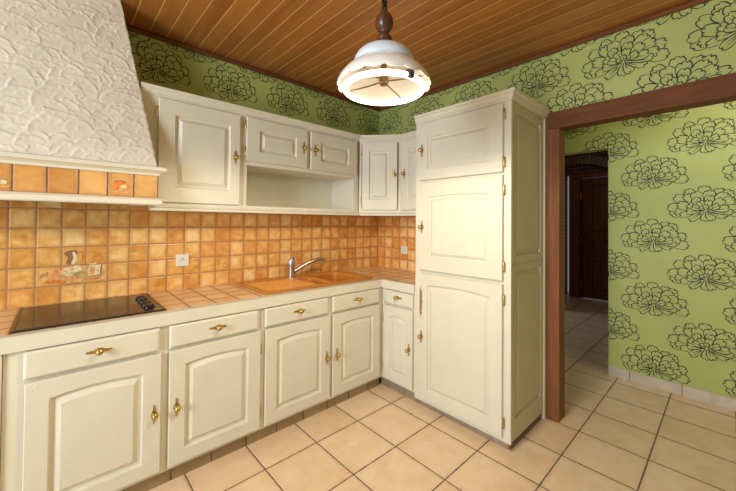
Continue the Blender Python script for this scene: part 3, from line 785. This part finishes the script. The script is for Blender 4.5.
edge = np.minimum(np.minimum(s[..., 0]/.006, (1-s[..., 0])/.006), 1)
Hh = Hh*np.clip(edge, 0, 1)*np.clip((1-t[..., 0])/.004, 0, 1)
nrm = np.array((0, -(ZC-1.6465), -(.572-HY)*-1)); nrm = np.array((0., -.98, .2)); nrm /= np.linalg.norm(nrm)
G = G + nrm*Hh[..., None]
b = MB()
V = [[b.bm.verts.new(G[j, i]) for i in range(NX)] for j in range(NZ)]
for j in range(NZ-1):
    for i in range(NX-1): b.face((V[j][i], V[j][i+1], V[j+1][i+1], V[j+1][i]))
YB = YA-.002
for i, sgn in ((0, -1), (NX-1, 1)):
    bk = [b.bm.verts.new((G[j, i][0], YB, G[j, i][2])) for j in (0, NZ-1)]
    b.face([V[j][i] for j in range(NZ)] + [bk[1], bk[0]])
b.build('plaster_canopy', 'plaster', hd, 60)

# ------------------------------------------------------------------ pendant lamp
LX, LY, LZ = .093, -.795, 1.892
lp = thing('pendant_lamp', 'white ceramic pendant lamp with a ring tube and turned wooden neck', 'ceiling lamp', (LX, LY, LZ))
n = 96; R = []
outerp = [(.184, .000), (.185, .010), (.181, .026), (.171, .050), (.155, .074), (.136, .092), (.120, .100), (.1165, .104), (.1175, .112), (.116, .126), (.108, .146), (.092, .163), (.070, .174), (.035, .180)]
innerp = [(.178, .003), (.176, .026), (.166, .048), (.150, .071), (.131, .088), (.113, .100), (.108, .126), (.10, .142), (.066, .166), (.035, .172)]
prof = innerp[::-1]+outerp
b = MB()
rings = []
for r_, h in prof:
    row = []
    h *= .89
    for i in range(n):
        a = 2*math.pi*i/n
        sc_ = abs(math.sin(a*8))**.6
        k = max(0, 1-h/.05)
        row.append((LX+(r_+.004*k*(sc_-.5))*math.cos(a), LY+(r_+.004*k*(sc_-.5))*math.sin(a), LZ+h+.012*(1-min(1,h/.06))-(.012*k*sc_ - .006*k)))
    rings.append(row)
b.rings(rings, False, False)
sh = b.build('lamp_shade', ['ceramic', 'ceramic_in'], lp, 60)
for pl in sh.data.polygons:
    if pl.index < 9*n: pl.material_index = 1
MB().lathe([(r_, h*.89) for r_, h in [(.1195, .1065), (.1205, .112), (.119, .127), (.110, .148), (.094, .1655), (.071, .1765), (.034, .1825)]], (LX, LY, LZ), (0, 0, 1), 64, False, False).build('shade_cap', 'ceramic_blue', lp, 60)
MB().tube([(LX+.154*math.cos(2*math.pi*i/64), LY+.154*math.sin(2*math.pi*i/64), LZ-.002) for i in range(64)], .011, 14, True).build('ring_tube', 'tube', lp, 60)
b = MB()
for k in range(4):
    a = math.radians(18+90*k); c, s_ = math.cos(a), math.sin(a)
    b.tube([(LX+.012*c, LY+.012*s_, LZ+.030), (LX+.07*c, LY+.07*s_, LZ+.024), (LX+.150*c, LY+.150*s_, LZ+.022), (LX+.162*c, LY+.162*s_, LZ+.018)], .0035, 8)
b.build('tube_holder', 'wire', lp, 50)
MB().lathe([(.002, .012), (.014, .014), (.020, .024), (.018, .040), (.012, .060), (.012, .150)], (LX, LY, LZ), (0, 0, 1), 20).build('lamp_hub', 'wire', lp, 50)
ca = math.radians(-100)
MB().box(LX+.150*math.cos(ca)-.012, LX+.150*math.cos(ca)+.012, LY+.16*math.sin(ca)-.012, LY+.16*math.sin(ca)+.012, LZ-.012, LZ+.018, .003).build('tube_connector', 'rim', lp)
MB().lathe([(.036, .158), (.038, .166), (.036, .178), (.030, .188), (.029, .194), (.032, .200), (.030, .207), (.021, .217), (.018, .224), (.020, .231), (.029, .240), (.035, .254), (.0365, .270), (.033, .286), (.024, .299), (.016, .306), (.014, .316)], (LX, LY, LZ), (0, 0, 1), 28).build('turned_neck', 'darkwood', lp, 50)
b = MB()
z = LZ+.312; k = 0
while z < ZC-.06:
    h = .030
    pts = []
    for i in range(16):
        a = 2*math.pi*i/16; q = .010*math.cos(a); v = h/2*math.sin(a)
        pts.append((LX+(q if k % 2 else 0), LY+(0 if k % 2 else q), z+h/2+v))
    b.tube(pts, .0042, 8, True); z += h-.009; k += 1
b.build('chain', 'iron', lp, 50)
MB().lathe([(.012, -.065), (.030, -.05), (.052, -.02), (.055, -.001)], (LX, LY, ZC), (0, 0, 1), 28).build('ceiling_rose', 'darkwood', lp, 50)

# ------------------------------------------------------------------ lights
def area(name, loc, rot, sx, sy, power, color):
    l = bpy.data.lights.new(name, 'AREA'); l.shape = 'RECTANGLE'; l.size = sx; l.size_y = sy; l.energy = power; l.color = color
    o = bpy.data.objects.new(name, l); COL.objects.link(o); o.location = loc; o.rotation_euler = rot; return o
R90 = math.pi/2
l = bpy.data.lights.new('pendant_light', 'SPOT'); l.energy = 48; l.color = (1, .87, .64); l.spot_size = math.radians(178); l.spot_blend = .25; l.shadow_soft_size = .09
o = bpy.data.objects.new('pendant_light', l); COL.objects.link(o); o.location = (LX, LY, LZ-.03)
area('daylight_side_window', (XL-.05, -1.10, 1.625), (0, -R90, 0), 1.35, 1.02, 122, (.78, .89, 1.0))
area('daylight_rear_window', (-.5, YR-.05, 1.55), (R90, 0, 0), 1.6, 1.2, 1, (.92, .95, 1.0))
area('daylight_hall_window', (2.45, YR-.05, 1.5), (R90, 0, 0), .55, 1.4, 3, (.96, .98, 1.0))
area('hall_fill_light', (2.0, -2.1, 2.42), (0, math.radians(-72), 0), .3, 1.3, 7.5, (1, .96, .86))  # added fill tilted at the far wall, no fixture modelled
area('passage_fill_light', (4.5, -.6, 2.6), (0, math.radians(-18), 0), .6, .6, 3, (1, .8, .66))  # unseen fill added to brighten the passage door and arch
area('daylight_passage', (4.3, 1.75, 1.3), (-R90, 0, 0), .9, 1.8, 11, (.72, .82, 1.0))
w = bpy.data.worlds.new('world'); SC.world = w; w.use_nodes = True
w.node_tree.nodes['Background'].inputs[0].default_value = (.75, .85, 1, 1); w.node_tree.nodes['Background'].inputs[1].default_value = .2

# ------------------------------------------------------------------ camera
f, yaw, pitch, roll = 333.5506, .8250, .0142, .0090
cam = bpy.data.cameras.new('camera'); co = bpy.data.objects.new('camera', cam); COL.objects.link(co)
d = Vector((math.cos(yaw)*math.cos(pitch), math.sin(yaw)*math.cos(pitch), math.sin(pitch)))
rt = Vector((math.sin(yaw), -math.cos(yaw), 0)); up = rt.cross(d)
r2 = rt*math.cos(roll)+up*math.sin(roll); u2 = up*math.cos(roll)-rt*math.sin(roll)
m = Matrix((r2, u2, -d)).transposed().to_4x4(); m.translation = Vector((-.849, -1.729, 1.361))
co.matrix_world = m
cam.sensor_width = 36; cam.lens = f/736*36; cam.shift_y = -(245.5-217.103)/736; cam.clip_start = .02
SC.camera = co
SC.view_settings.view_transform = 'Standard'; SC.view_settings.look = 'None'; SC.view_settings.gamma = 1
SC.view_settings.use_curve_mapping = False
SC.view_settings.exposure = 0.0
SC.cycles.use_denoising = True
SC.cycles.max_bounces = 10; SC.cycles.diffuse_bounces = 6
SC.cycles.sample_clamp_indirect = 6
